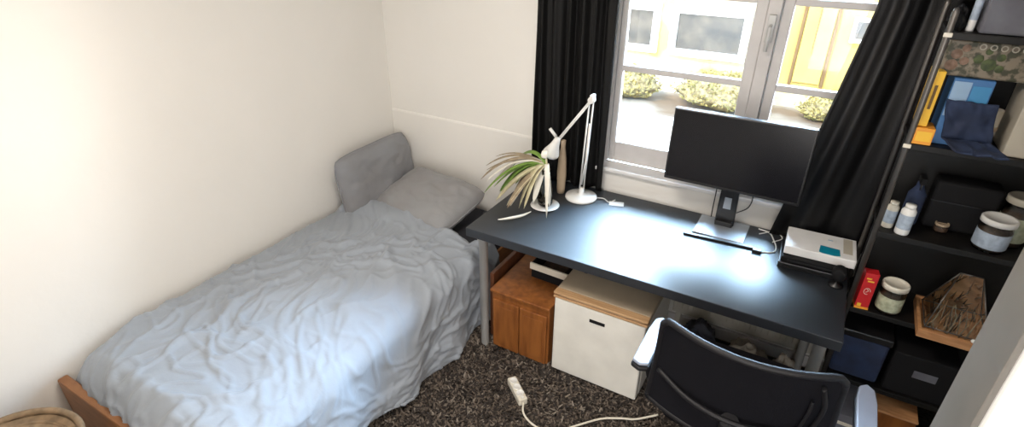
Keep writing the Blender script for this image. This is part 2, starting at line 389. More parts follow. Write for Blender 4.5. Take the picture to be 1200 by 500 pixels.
# low pale garden wall and hedges
tag(B().box(-7, 0, 0, 3, .25, .34).box(-7.03, -.03, .34, 3.03, .28, .40).build('garden_wall', OUT_WHITE, loc=(-1, 7.9, -1), bevel=.01), 'low pale garden wall in front of the houses outside', 'wall')
def bush(x, y, r, h, seed, label, m=None):
    m = m or [HEDGE, HEDGE_LEAF]
    bb = B()
    def f(u, v):
        th = 2 * PI * u; ph = PI * v
        d = Vector((math.sin(ph) * math.cos(th), math.sin(ph) * math.sin(th), math.cos(ph)))
        k = 1 + .35 * noise.noise(d * 2.3 + Vector((seed, 0, 0))) + .15 * noise.noise(d * 7 + Vector((seed, 3, 0)))
        return Vector((d.x * r * k, d.y * r * .6 * k, h / 2 + d.z * h / 2 * min(k, 1)))
    bb.grid(f, 32, 16)
    rnd = random.Random(seed)
    for _ in range(1500):
        p = f(rnd.random(), rnd.uniform(.05, .8)) * rnd.uniform(.98, 1.14)
        q = Vector((rnd.uniform(-1, 1), rnd.uniform(-1, 1), rnd.uniform(-1, 1))).normalized(); t = q.orthogonal().normalized()
        a = rnd.uniform(.02, .045)
        vs_ = [bb.bm.verts.new(p + o_) for o_ in (q * a, t * a * .5, -q * a, -t * a * .5)]
        bb.bm.faces.new(vs_).material_index = 1
    return tag(bb.build('bush', m, loc=(x, y, -1.0)), label, 'bush')
bush(-3.3, 10.2, .55, .55, 1.0, 'yellow autumn bush at the far left outside the window')
bush(-1.6, 10.3, .68, .60, 5.0, 'wider autumn bush below the framed house window outside')
bush(.18, 10.5, .40, .45, 9.0, 'small autumn bush before the yellow house outside')
rp = thing('red_glow_pot', 'red flower pot shape standing in for a small reddish glow outside', 'glow stand-in', (-1.62, 8.6, -1.0))  # red pot and blossoms stand in for a small reddish glow
B().lathe([(0, 0), (.10, 0), (.14, .22), (.15, .22), (.15, .26), (0, .26)], n=20).build('pot', REDOUT, rp)
bb = B()
random.seed(3)
for k in range(14):
    a = random.random() * 6.28; r = .1 * random.random(); c = (r * math.cos(a), r * math.sin(a), .27 + .08 * random.random())
    bb.lathe([(0, -.035), (.03, -.02), (.038, 0), (.03, .02), (0, .035)], c, 8)
bb.build('blossom', REDOUT, rp)

# ------------------------------------------------------------------ carpet
RX0, RX1, RY0, RY1 = -1.45, XR - .02, 0.6, YW - .04
b = B().box(RX0, RY0, 0.001, RX1, RY1, .012)
b.build('carpet', CARPET); rug = bpy.data.objects['carpet']
tag(rug, 'dark brown speckled shaggy carpet under the desk and beside the bed', 'carpet')
random.seed(11)
b = B()
def tufts(n, x0, x1, y0, y1, h):
    for _ in range(n):
        x = random.uniform(x0, x1); y = random.uniform(y0, y1); a = random.uniform(0, 2 * PI)
        L = random.uniform(.6, 1.3) * h; wd = random.uniform(.003, .0055); lean = random.uniform(.2, 1.3) * L
        dx, dy = math.cos(a), math.sin(a); px, py = -dy * wd, dx * wd
        base = Vector((x, y, .011)); mid = base + Vector((dx * lean * .35, dy * lean * .35, L * .6)); tip = base + Vector((dx * lean, dy * lean, L * random.uniform(.6, 1.0)))
        q = Vector((px, py, 0))
        v = [b.bm.verts.new(p) for p in (base - q, base + q, mid + q, mid - q, tip + q * .6, tip - q * .6)]
        mi = random.choices((0, 1, 2), (6, 4, 1.0))[0]
        for f in ((0, 1, 2, 3), (3, 2, 4, 5)):
            fc = b.bm.faces.new([v[i] for i in f]); fc.material_index = mi
tufts(50000, -1.42, 0.35, 1.15, 2.45, .024)
tf = b.build('pile', TUFT, rug); tf['kind'] = 'stuff'

# ------------------------------------------------------------------ bed
bed = thing('bed', 'low wooden single bed with a dark mattress along the left wall', 'bed', (0, 0, 0))
BX0, BX1, BY0, BY1 = XL + .02, -1.47, 0.56, YW - .03
B().box(BX0, BY0 + .06, .22, BX1 - .02, BY1 - .03, .435).build('mattress', MATTRESS, bed, bevel=.03, seg=4)
B().box(BX0, BY0 - .045, .05, BX1 + .02, BY0 - .005, .405).build('footboard', BEDWOOD, bed, bevel=.008)
B().box(BX0, BY1 - .02, .05, BX1 + .0, BY1, .36).build('headboard', BEDWOOD, bed, bevel=.008)
B().box(BX1 - .015, BY0 + .03, .14, BX1 + .0, BY1 - .02, .28).build('side_rail', BEDWOOD, bed, bevel=.004)
B().box(BX0, BY0 + .03, .14, BX0 + .015, BY1 - .02, .28).build('side_rail', BEDWOOD, bed, bevel=.004)
for x in (BX0, BX1 - .05):
    for y in (BY0 - .02, BY1 - .05):
        B().box(x, y, 0, x + .05, y + .05, .2).build('leg', BEDWOOD, bed, bevel=.004)

def ridged(p):
    return 1 - abs(noise.noise(p)) * 2
def duvet():
    x0, x1, y0, y1 = XL + .035, -1.46, 0.63, 2.235
    r = .085; dropx, dropy = .50, .15
    nu, nv = 190, 230
    def f(u, v):
        a = x0 + u * (x1 + dropx - x0); bb_ = (y0 - dropy) + v * (y1 - y0 + dropy)
        ea = max(0, a - x1); eb = max(0, y0 - bb_); e_ = math.hypot(ea, eb)
        xx, yy = min(a, x1), max(bb_, y0); z = .485
        nrm = Vector((0, 0, 1))
        if e_ > 0:
            dx, dy = ea / e_, -eb / e_
            th = min(e_ / r, PI / 2); hz = r * math.sin(th); dz = r * (1 - math.cos(th)) + max(0, e_ - r * PI / 2)
            hang = max(0, e_ - r * PI / 2)
            lim = .44 - .16 * max(0, min(1, (2.0 - bb_) / .9))
            hz += .05 * min(hang, lim)
            if ea > 0 and hang > lim: dz -= (hang - lim)
            xx += dx * hz; yy += dy * hz; z -= dz
            nrm = Vector((dx * math.sin(th), dy * math.sin(th), math.cos(th)))
        # puffed middle, sunk to wall and far end
        cu = min(1, max(0, (a - x0) / (x1 - x0))); cv = min(1, max(0, (bb_ - y0) / (y1 - y0)))
        z += .055 * (math.sin(PI * cu) ** .6) * (1 - .35 * cv) * (1 if e_ == 0 else max(0, 1 - e_ / r))
        z -= .035 * max(0, 1 - (a - x0) / .06) ** 2
        # near left corner of the duvet is pulled in round
        kx = max(0, 1 - (a - x0) / .22); ky = max(0, 1 - (bb_ - (y0 - .1)) / .25)
        z -= .09 * (kx * ky)
        # bunched far hem
        if e_ == 0:
            hem = max(0, (bb_ - (y1 - .22)) / .22)
            z += .05 * math.sin(PI * min(1, hem)) * (.6 + .8 * noise.noise(Vector((a * 4, 1.7, 0)))) - .06 * hem ** 6
            yy += .05 * hem * noise.noise(Vector((a * 3.1, 7.0, 0))) - .06 * hem * (cu ** 2)
        P = Vector((a, bb_, 0))
        wv = Vector((noise.noise(P * 2.0), noise.noise(P * 2.0 + Vector((5, 5, 5))), 0)) * .22
        Q = P + wv
        Qs = Vector((Q.x * 3.6 + Q.y * 1.6, Q.y * 1.9 - Q.x * 2.2, 0.3))
        w1 = ridged(Qs); w1 = max(0, w1 - .45) / .55
        w2 = ridged(Qs * 2.1 + Vector((3, 1, 9))); w2 = max(0, w2 - .4) / .6
        w3 = ridged(Vector((Q.x * 9, Q.y * 5.5, 4))); w3 = max(0, w3 - .3) / .7
        amp = .6 + .9 * max(0, noise.noise(P * 1.3 + Vector((2, 8, 1))) + .35)
        w4 = max(0, ridged(Vector((Q.x * 6 + Q.y * 9, Q.y * 4 - Q.x * 7, 6))) - .35) / .65
        d = .014 * w1 ** 2 * amp + .012 * w2 ** 3 * amp + .007 * w3 ** 3 + .008 * w4 ** 3 * amp + .010 * noise.noise(P * 3)
        if ea > r:      # hanging side: vertical folds
            d += .020 * math.sin(bb_ * 15 + 2.5 * noise.noise(P * 2)) * min(1, (ea - r) / .25)
        edge = min(1, (a - x0) / .06)
        v3 = Vector((xx, yy, z)) + nrm * d * max(.1, edge)
        v3.x = max(v3.x, XL + .012)
        if v3.z < .03: v3.z = .03 + .01 * noise.noise(P * 6)
        return v3
    b = B(); b.grid(f, nu, nv)
    return b.build('duvet', DUVET, solid=.014)
tag(duvet(), 'crumpled pale blue-grey duvet covering the bed and hanging to the floor', 'duvet')

def cushion(name, W, H, T, m, label, loc, rot, n=2.8, seed=0.0, pinch=.05, sag=0.0):
    bb = B()
    def surf(sgn):
        def f(u, v):
            p, q = 2 * u - 1, 2 * v - 1
            p = math.copysign(abs(p) ** .8, p); q = math.copysign(abs(q) ** .8, q)
            t = max(0.0, (1 - abs(p) ** n)) * max(0.0, (1 - abs(q) ** n))
            # rounded corners: map the square towards a superellipse
            k = 1 - .13 * (abs(p) ** 3 * abs(q) ** 3)
            x = p * W / 2 * k * (1 - pinch * (1 - q * q)); y = q * H / 2 * k * (1 - pinch * (1 - p * p))
            P = Vector((p * 1.6 + seed, q * 1.6, sgn))
            z = sgn * T / 2 * t ** .50 + (.018 * noise.noise(P * 1.4) + .008 * ridged(P * 2.2) + .004 * ridged(P * 5)) * (t ** .3)
            z += sag * (p * p) * .5
            return Vector((x, y, z))
        return f
    bb.grid(surf(1), 44, 36); bb.grid(surf(-1), 44, 36)
    bmesh.ops.remove_doubles(bb.bm, verts=bb.bm.verts[:], dist=.0012)
    o = bb.build(name, m, loc=loc, rot=rot)
    sp = []
    for k in range(64):
        a = 2 * PI * k / 64; c, s_ = math.cos(a), math.sin(a); mxx = max(abs(c), abs(s_)); p, q = c / mxx, s_ / mxx
        kk = 1 - .13 * (abs(p) ** 3 * abs(q) ** 3)
        sp.append(Vector((p * W / 2 * kk * (1 - pinch * (1 - q * q)), q * H / 2 * kk * (1 - pinch * (1 - p * p)), sag * p * p * .5)))
    sp.append(sp[0]); sp.append(sp[1])
    s2 = B(); s2.tube(sp, .004, 6); s2.build('seam', m, o)
    return tag(o, label, 'pillow')
# local x along wall (world y), local y up
Mx = Matrix(((0, -0.17, 0.985, 0), (1, 0, 0, 0), (0, .985, .17, 0), (0, 0, 0, 1)))
c1 = cushion('pillow', .66, .41, .18, PILLOW, 'dark grey pillow standing upright against the left wall', (0, 0, 0), (0, 0, 0), seed=2)
c1.matrix_world = Matrix.Translation((XL + .140, 2.315, .642)) @ Mx
c2 = cushion('pillow', .64, .45, .19, PILLOW2, 'grey pillow lying flat at the head of the bed beside the desk', (-1.90, 2.325, .560), (.24, -.02, -.14), seed=8)

# ------------------------------------------------------------------ wicker basket
bk = thing('basket', 'round brown wicker basket beyond the foot of the bed', 'basket', (-2.03, .215, 0))
b = B()
def wick(u, v):
    th = 2 * PI * u; z = .48 * v; r = .17 + .045 * v + .0045 * math.sin(th * 20 + (PI if int(v * 24) % 2 else 0))
    return Vector((r * math.cos(th), r * math.sin(th), z))
b.grid(wick, 160, 24, wrap=True); b.lathe([(0, .004), (.17, .004)], n=32); b.build('basket_body', WICKER, bk, solid=.008)
b = B(); b.tube([(.218 * math.cos(2 * PI * k / 48), .218 * math.sin(2 * PI * k / 48), .485) for k in range(50)], .012, 8); b.build('rim', WICKER, bk)
b = B().lathe([(0, .46), (.10, .462), (.19, .47), (.206, .477)], n=40)
for r in (.06, .10, .14, .18): b.tube([(r * math.cos(2 * PI * k / 40), r * math.sin(2 * PI * k / 40), .468) for k in range(42)], .006, 6)
b.build('lid', WICKER, bk)
b = B().tube(arc([(.17, .13, .47), (.20, .15, .53), (.14, .19, .53), (.13, .17, .47)]), .008, 8); b.build('handle', TRIMWOOD, bk)

# ------------------------------------------------------------------ desk
DX0, DX1, DY0, DY1, DZ = -1.335, .278, 1.895, 2.625, .742
desk = thing('desk', 'long black desk with grey steel legs under the window', 'desk', (0, 0, 0))
B().box(DX0, DY0, DZ - .045, DX1, DY1, DZ).build('desktop', DESK, desk, bevel=.003)
for x in (DX0 + .075, DX1 - .06):
    for y in (DY0 + .04, DY1 - .085):
        B().lathe([(0, 0), (.020, 0), (.022, .004), (.022, .68), (.038, .682), (.038, DZ - .0455), (0, DZ - .0455)], (x, y, .012), 20).build('leg', STEEL, desk)

# ------------------------------------------------------------------ curtains
def curtain(name, m, x0, x1, y, z0, z1, folds, amp, label, shape=None, seed=0):
    b = B()
    def f(u, v):
        z = z1 + (z0 - z1) * v
        ph = folds * 2 * PI * (u + .012 * math.sin(v * 5 + seed))
        yy = y + amp * (math.sin(ph) + .3 * math.sin(2.3 * ph + seed)) * (.65 + .35 * v)
        xx = x0 + (x1 - x0) * u + amp * .3 * math.sin(ph * .5 + v * 2)
        if shape: xx, yy = shape(u, v, xx, yy)
        return Vector((xx, yy, z))
    b.grid(f, folds * 16, 60)
    return tag(b.build(name, m, solid=.003), label, 'curtain')
curtain('curtain', CURTAIN, -1.355, -.925, 2.606, .748, 2.40, 6, .024, 'black curtain hanging straight left of the window, behind the desk lamp')
def flare(u, v, x, y):
    k = max(0, (v - .30) / .70); k = k * k * (3 - 2 * k)
    kz = min(1, max(0, (v - .38) / .62))
    x = x - .16 * kz * (1 - u) ** 1.5
    y = y - .06 * math.sin(PI * min(1, kz * 1.05)) * (1 - u) - .02 * kz * (1 - u)
    return x, y
curtain('curtain', CURTAIN_R, .095, .62, 2.575, .755, 2.40, 4, .016, 'black curtain right of the window, bunched onto the desk behind the monitor', flare, 2)
rod = thing('curtain_rod', 'black curtain rod above the window', 'curtain rod', (-.3, 2.606, 2.42))
B().tube([(-1.25, 0, 0), (1.05, 0, 0)], .011, 12).build('rod', BLACK, rod)
for x in (-1.2, .98): B().box(x, -.01, -.01, x + .02, .055, .01).build('bracket', BLACK, rod)

# ------------------------------------------------------------------ monitor
mon = thing('monitor', 'black widescreen monitor standing on the desk before the window', 'monitor', (-.265, 2.50, DZ + .001), -.01)
TM = Matrix.Translation((0, -.05, .40)) @ rotm(-.06)
B().box(-.292, -.014, -.165, .292, .020, .172, mtx=TM).build('housing', BLACK, mon, bevel=.005)
B().box(-.283, -.0155, -.150, .283, -.0142, .164, mtx=TM).build('screen', SCREEN, mon)
B().box(-.18, .020, -.10, .18, .042, .10, mtx=TM).build('back_cover', BLACK, mon, bevel=.01)
b = B(); b.prism([(-.045, .0), (.045, .0), (.036, .36), (-.036, .36)], -.012, .012, mtx=Matrix.Translation((0, .055, .01)) @ rotm(PI / 2 + .08))
b.build('stand_column', BLACK, mon, bevel=.004)
B().prism([(-.018, .09), (.018, .09), (.016, .15), (-.016, .15)], -.003, .003, mtx=Matrix.Translation((0, .0405, .01)) @ rotm(PI / 2 + .08)).build('cable_slot', SILVER, mon, bevel=.001)
B().box(-.115, -.095, 0, .115, .10, .010).build('base_plate', SILVER, mon, bevel=.004, seg=3)
B().box(-.040, .02, .010, .040, .085, .034).build('stand_foot', BLACK, mon, bevel=.004)
b = B().tube(arc([(-.06, .0, .25), (-.065, .06, .18), (-.07, .09, .06), (-.07, .095, .006)]), .0028, 6); b.build('cable', BLACK, mon)
b = B().tube(arc([(.09, .01, .25), (.10, .06, .17), (.085, .09, .10), (.03, .095, .05), (.03, .09, .02)]), .0028, 6); b.build('cable', BLACK, mon)

tag(B().box(-.163, -.009, 0, .163, .009, .010).build('ruler', BLACK, loc=(-.250, 2.385, DZ + .0005), rot=(0, 0, .07), bevel=.002), 'slim black bar lying on the desk in front of the monitor', 'ruler')
cb = thing('charging_cable', 'thin pale cable with a black plug looping right of the monitor foot', 'cable', (0, 0, DZ + .003))
B().tube(arc([(-.11, 2.60, 0), (-.06, 2.585, 0), (-.035, 2.53, 0), (-.015, 2.46, 0), (-.02, 2.41, 0), (-.06, 2.385, 0), (-.085, 2.378, .002)]), .0032, 6).build('cord', WHITE, cb)
B().box(-.125, -.011, -.002, -.085, .011, .012, mtx=Matrix.Translation((.02, 2.375, 0))).build('plug', BLACK, cb, bevel=.003)
tag(B().tube(arc([(-.10, 2.55, 0), (-.04, 2.60, .004), (.0, 2.56, 0), (-.035, 2.50, 0)]), .0028, 6).build('usb_cable', WHITE, loc=(0, 0, DZ + .0035)), 'short white cable coil between the monitor and the white box', 'cable')

# boxes on the desk right end
def slab(name, cx, cy, z, W, D, H, rz, m, label, cat, bevel=.003):
    return tag(B().box(-W / 2, -D / 2, 0, W / 2, D / 2, H).build(name, m, loc=(cx, cy, z), rot=(0, 0, rz), bevel=bevel), label, cat)
o = thing('router', 'flat black box lying on the desk under the darker slim box', 'box', (.132, 2.415, DZ + .0005), .03)
B().box(-.128, -.11, 0, .128, .09, .026).build('housing', BLACK, o, bevel=.004)
B().box(-.11, -.1115, .009, .11, -.1102, .013).build('seam', BLACKM, o)
o = thing('set_top_box', 'slim black box between the lower black box and the white box', 'box', (.138, 2.420, DZ + .0275), .02)
B().box(-.125, -.108, 0, .125, .088, .024).build('housing', BLACKM, o, bevel=.004)
B().box(-.10, -.1095, .008, .10, -.1082, .014).build('display_strip', BLACK, o)
o = thing('white_box', 'white box with a teal sticker on top of the black boxes', 'box', (.150, 2.445, DZ + .0525), .03)
B().box(-.135, -.105, 0, .135, .085, .038).build('carton', PAPER, o, bevel=.003)
b = B().prism([(-.038, -.030), (-.025, -.036), (.020, -.038), (.042, -.030), (.040, .024), (.010, .026), (-.034, .030)], 0, .0012); b.build('teal_sticker', TEAL, o, loc=(.032, -.062, .0382))
B().box(.005, .02, .0382, .06, .045, .0388).build('label', WHITE, o)
B().box(.025, .028, .0389, .045, .034, .0392).build('print_mark', BLUE_L, o)
B().box(.085, -.06, .0382, .12, .075, .0387).build('beige_label', BEIGE, o)
# dark bottle-like thing on the desk edge right of the boxes
o = thing('webcam', 'small black webcam at the right end of the desk beside the boxes', 'webcam', (.235, 2.27, DZ + .0005))
B().lathe([(0, 0), (.028, 0), (.028, .006), (.006, .010), (.005, .045), (0, .045)], n=18).build('foot', BLACK, o)
B().lathe([(0, 0), (.024, 0), (.027, .01), (.027, .05), (.02, .056), (0, .056)], (0, .028, .06), 18, mtx=rotm(PI / 2)).build('camera_head', BLACKM, o)

# ------------------------------------------------------------------ desk lamp
lamp = thing('desk_lamp', 'white architect desk lamp on the desk before the left curtain', 'lamp', (-.985, 2.475, DZ + .001))
B().lathe([(0, 0), (.082, 0), (.085, .004), (.082, .014), (.04, .022), (.014, .026), (.012, .06), (0, .06)], n=40).build('lamp_base', WHITE, lamp)
b = B()
el = Vector((.030, -.03, .545)); sh = Vector((.0, 0, .055))
for sgn in (-1, 1):
    off = Vector((.011 * sgn, 0, 0))
    b.tube([sh + off, el + off * .9], .0042, 8)
b.build('lower_arm', WHITE, lamp)
b = B().tube([sh + Vector((0, -.01, .03)), sh + Vector((.02, -.018, .17)), el + Vector((.0, -.0, -.12))], .006, 8); b.build('spring', WHITE, lamp)
hd = Vector((-.105, -.105, .335))
b = B()
for sgn in (-1, 1):
    off = Vector((0, .010 * sgn, .009 * sgn))
    b.tube([el + off, hd + off], .0042, 8)
b.build('upper_arm', WHITE, lamp)
b = B().lathe([(0, -.016), (.016, -.016), (.018, 0), (.016, .016), (0, .016)], el, 16, mtx=rotm(PI / 2)); b.box(el.x - .004, el.y - .02, el.z, el.x + .012, el.y + .02, el.z + .028); b.build('elbow_joint', WHITE, lamp, bevel=.002)
HM = rotm(.25, .45, 0)
b = B().lathe([(.042, -.078), (.039, -.066), (.030, -.04), (.022, -.015), (.017, .015), (.013, .032), (0, .036)], hd + Vector((-.005, -.01, -.01)), 28, mtx=HM)
o = b.build('lamp_shade', WHITE, lamp, solid=.002)
B().lathe([(0, -.066), (.015, -.060), (.018, -.045), (.012, -.025), (.010, 0), (0, 0)], hd + Vector((-.005, -.01, -.01)), 16, mtx=HM).build('bulb', WHITE, lamp)
B().tube([hd + Vector((-.01, 0, .02)), hd + Vector((-.04, -.01, .06))], .008, 8).build('switch_knob', WHITE, lamp)
B().tube(arc([(.07, .03, .004), (.11, .045, .003), (.15, .02, .003), (.17, .06, .003)]), .003, 6).build('cable', WHITE, lamp)

slab('note', -.83, 2.535, DZ + .0085, .075, .045, .003, .3, PAPER, 'small white paper scrap on the desk right of the lamp base', 'paper', 0)
o = bpy.data.objects['note']; o.location.z = DZ + .0005; o.location.x = -.795; o.location.y = 2.50

# ------------------------------------------------------------------ plant
pot = thing('potted_plant', 'drooping spider plant in a clear glass vase on a white saucer', 'plant', (-1.105, 2.285, DZ + .001))
B().lathe([(0, 0), (.055, 0), (.075, .010), (.073, .013), (.045, .006), (0, .006)], n=32).build('saucer', WHITE, pot)
B().lathe([(0, .014), (.036, .014), (.040, .03), (.034, .10), (.020, .17), (.024, .21), (.022, .21), (.018, .17), (.031, .10), (.036, .03), (0, .02)], n=28).build('vase', THICK_GLASS, pot)
B().lathe([(0, .022), (.034, .026), (.036, .05), (0, .055)], n=20).build('soil', SOIL, pot)
B().tube(arc([(0, 0, .055), (.004, 0, .13), (0, 0, .24), (-.01, 0, .30)]), [.005] * 25, 8).build('stem', LEAF_P, pot)
b = B().lathe([(0, -.02), (.016, -.014), (.02, 0), (.014, .018), (0, .026)], (-.012, 0, .285), 12); b.build('flower', LEAF_W, pot)
def leaf(p0, p1, rise, wd, m, tw=0.0, out=None):
    """strap leaf from p0 arching to p1"""
    p0, p1 = Vector(p0), Vector(p1)
    b = B(); N = 14
    ctrl = (p0 + p1) / 2 + Vector((0, 0, rise))
    if out: ctrl += Vector(out)
    rows = []
    for i in range(N + 1):
        t = i / N; c = (1 - t) ** 2 * p0 + 2 * t * (1 - t) * ctrl + t * t * p1
        tan = (2 * (1 - t) * (ctrl - p0) + 2 * t * (p1 - ctrl)).normalized()
        side = tan.cross(Vector((math.sin(tw * t), -.35, 1))).normalized()
        ww = wd * (.35 + 1.3 * t) * (1 - t) ** .55 * 1.5 + .0006
        nn = side.cross(tan).normalized()
        rows.append([b.bm.verts.new(c + side * ww), b.bm.verts.new(c - nn * ww * .35), b.bm.verts.new(c - side * ww)])
    for a, c in zip(rows[:-1], rows[1:]):
        for k in range(2):
            fc = b.bm.faces.new([a[k], a[k + 1], c[k + 1], c[k]]); fc.smooth = True
    return b.build('leaf', m, pot, solid=.0012)
O = (0, 0, .235)
L = [((-.35, -.03, .155), .11, .007, LEAF_D), ((-.33, -.05, .10), .13, .006, LEAF_D), ((-.30, .0, .05), .12, .006, LEAF_D), ((-.32, -.02, -.005 + .02), .15, .008, LEAF_W),
     ((-.27, -.04, .03), .12, .013, LEAF_G), ((-.24, -.05, .06), .10, .014, LEAF_G), ((-.29, -.06, .06), .12, .012, LEAF_G), ((-.25, -.0, .03), .13, .012, LEAF_G),
     ((-.20, -.06, .05), .10, .014, LEAF_G), ((-.22, -.09, .02), .11, .012, LEAF_P), ((-.17, -.07, .02), .09, .013, LEAF_D), ((-.18, -.10, .015), .10, .012, LEAF_P),
     ((-.13, -.06, .02), .08, .013, LEAF_P), ((-.14, -.09, .012), .09, .010, LEAF_W), ((-.10, -.03, .05), .08, .010, LEAF_D), ((-.055, -.08, .010), .10, .010, LEAF_P),
     ((-.045, -.06, .03), .08, .012, LEAF_W), ((.05, -.10, .005), .14, .008, LEAF_W), ((.03, -.06, .03), .10, .007, LEAF_W), ((-.22, .06, .16), .12, .010, LEAF_G), ((-.30, .02, .20), .09, .005, LEAF_D)]
L += [((-.28, -.10, .05), .13, .010, LEAF_G), ((-.31, -.08, .09), .12, .008, LEAF_W), ((-.23, -.12, .03), .12, .012, LEAF_P), ((-.19, -.02, .09), .09, .013, LEAF_G),
      ((-.16, -.12, .010), .12, .011, LEAF_D), ((-.09, -.11, .008), .12, .012, LEAF_P), ((-.34, .02, .12), .10, .007, LEAF_D), ((-.26, .03, .10), .12, .010, LEAF_D)]
for i, (e_, rs, wd, m) in enumerate(L):
    e_ = (e_[0] + .02 * math.sin(i * 5.3), e_[1] + .02 * math.cos(i * 3.1), e_[2]); rs *= 1 + .3 * math.sin(i * 2.7)
    leaf(O, e_, rs, wd * (1.15 + .35 * math.sin(i * 7.1)), m, .4 * math.sin(i * 2.1))
vs = thing('vase', 'tall tan ceramic vase at the left curtain behind the plant', 'vase', (-1.145, 2.40, DZ + .001))
tag(vs, 'tall tan ceramic vase standing at the left curtain behind the plant', 'vase')
B().lathe([(0, 0), (.030, 0), (.036, .03), (.040, .12), (.034, .20), (.020, .26), (.022, .30), (.018, .30), (.016, .26), (.0, .24)], n=28).build('vase_body', TAN, vs)
vs.location = (-1.105, 2.475, DZ + .001); vs.scale = (.62, .62, 1.0)
# fallen dry leaf
b = B()
pp = arc([(-1.235, 2.03, 0), (-1.19, 2.06, .006), (-1.15, 2.12, .004), (-1.125, 2.17, .010)])
b.tube(pp, [.002 + .0055 * math.sin(PI * i / (len(pp) - 1)) for i in range(len(pp))], 8)
tag(b.build('fallen_leaf', LEAF_W, loc=(0, 0, DZ + .008)), 'curled bleached leaf fallen near the left corner of the desk', 'leaf')

# ------------------------------------------------------------------ under the desk
cab = thing('cabinet', 'small orange-brown wooden cabinet under the left end of the desk', 'cabinet', (-1.06, 2.14, .0), 0.0)
B().box(-.165, -.185, .012, .165, .20, .375).build('body', CABWOOD, cab, bevel=.004)
for x0, x1 in ((-.155, -.003), (.003, .155)):
    o = B().box(x0, -.197, .03, x1, -.186, .335).build('door', CABWOOD, cab, bevel=.004)
    B().box(x0 + .022, -.2005, .06, x1 - .022, -.1972, .30).build('door_panel', CABWOOD, o, bevel=.002)
B().box(-.170, -.20, .376, .170, .205, .392).build('top', CABWOOD, cab, bevel=.004)
o = B().box(-.012, -.19, 0, .012, .19, .42).build('wooden_board', DARKWOOD, loc=(-1.262, 2.20, .013), bevel=.003)
tag(o, 'dark reddish wooden board standing between the desk leg and the cabinet', 'board')
# dark box with a pale front slat on the cabinet top
o = thing('storage_box', 'dark open box with a pale front edge on top of the cabinet', 'box', (-.985, 2.24, .393), -.04)
B().box(-.11, -.10, 0, .10, .13, .006).box(-.11, -.10, .006, -.103, .13, .09).box(.093, -.10, .006, .10, .13, .09).box(-.103, .123, .006, .093, .13, .09).box(-.103, -.10, .006, .093, -.093, .085).build('box_body', BLACKM, o)
B().box(-.115, -.112, .055, .105, -.101, .092).build('front_edge', CREAM, o, bevel=.002)
B().box(-.08, -.06, .007, .06, .09, .05).build('contents', BROWNFILL, o, bevel=.006)

fr = thing('mini_fridge', 'white mini fridge with tan worktop under the middle of the desk', 'fridge', (-.645, 2.10, .0))
B().box(-.222, -.105, .03, .222, .30, .480).build('fridge_body', FRIDGE, fr, bevel=.004)
B().box(-.222, -.160, .035, .222, -.108, .478).build('door', FRIDGE, fr, bevel=.008, seg=3)
B().box(-.226, -.12, .4805, .226, .30, .512).build('worktop', FRIDGE_TOP, fr, bevel=.003)
B().box(-.228, -.164, .500, .228, -.1205, .512).build('front_trim', TRIMWOOD, fr, bevel=.003)
B().box(-.228, -.164, .4805, .228, -.1205, .492).build('front_trim', TRIMWOOD, fr, bevel=.003)
B().box(-.20, -.155, .4925, .20, -.13, .4995).build('handle_recess', FRIDGE_TOP, fr)
o = B().box(-.040, -.1625, .405, .036, -.1602, .423).build('badge', BLACKM, fr, bevel=.001)
o['label'] = 'small dark maker badge'
for x in (-.19, .19):
    for y in (-.08, .27): B().lathe([(0, .0), (.02, .0), (.02, .03), (0, .03)], (x, y, .012), 12).build('foot', BLACK, fr)
# dark things on the fridge
def blob(name, loc, sx_, sy_, sz_, m, label, cat, seed=0, rough=.25, rz=0.0):
    b = B()
    def f(u, v):
        th = 2 * PI * u; ph = PI * v
        d = Vector((math.sin(ph) * math.cos(th), math.sin(ph) * math.sin(th), math.cos(ph)))
        k = 1 + rough * noise.noise(d * 1.8 + Vector((seed, 0, 0))) + rough * .6 * ridged(d * 3.1 + Vector((seed, 3, 0))) - rough * .3
        z = d.z * k
        z = max(z, -.55)
        return Vector((d.x * sx_ * k, d.y * sy_ * k, (z + .55) * sz_ / 1.55))
    b.grid(f, 48, 26); return tag(b.build(name, m, loc=loc, rot=(0, 0, rz)), label, cat)
blob('dark_scarf', (-.60, 2.25, .5125), .12, .07, .07, BLACKM, 'crumpled black scarf lying on the fridge worktop', 'scarf', 3, .3)
blob('dark_glove', (-.79, 2.20, .5125), .04, .05, .04, BLACKM, 'small black glove at the left of the fridge worktop', 'glove', 6, .3)

# clutter right of fridge
blob('grey_sweater', (-.03, 2.38, .012), .12, .13, .20, LINEN, 'crumpled beige-grey sweater on the floor right of the fridge', 'sweater', 11, .35)
blob('dark_trousers', (-.265, 2.42, .012), .095, .11, .20, DENIM, 'heap of dark trousers between the fridge and the sweater', 'trousers', 15, .35)
blob('beige_bag', (.145, 2.33, .012), .06, .09, .25, LINEN, 'slouching beige cloth bag by the right desk leg', 'bag', 21, .25)
o = thing('white_adapter', 'white power adapter lying on the sweater under the desk', 'adapter', (.045, 2.235, .215), .3)
B().box(-.05, -.014, 0, .04, .014, .020).build('adapter_body', WHITE, o, bevel=.004)
B().tube(arc([(.04, 0, .01), (.08, .01, .0), (.10, .03, -.03)]), .003, 6).build('cord', WHITE, o)

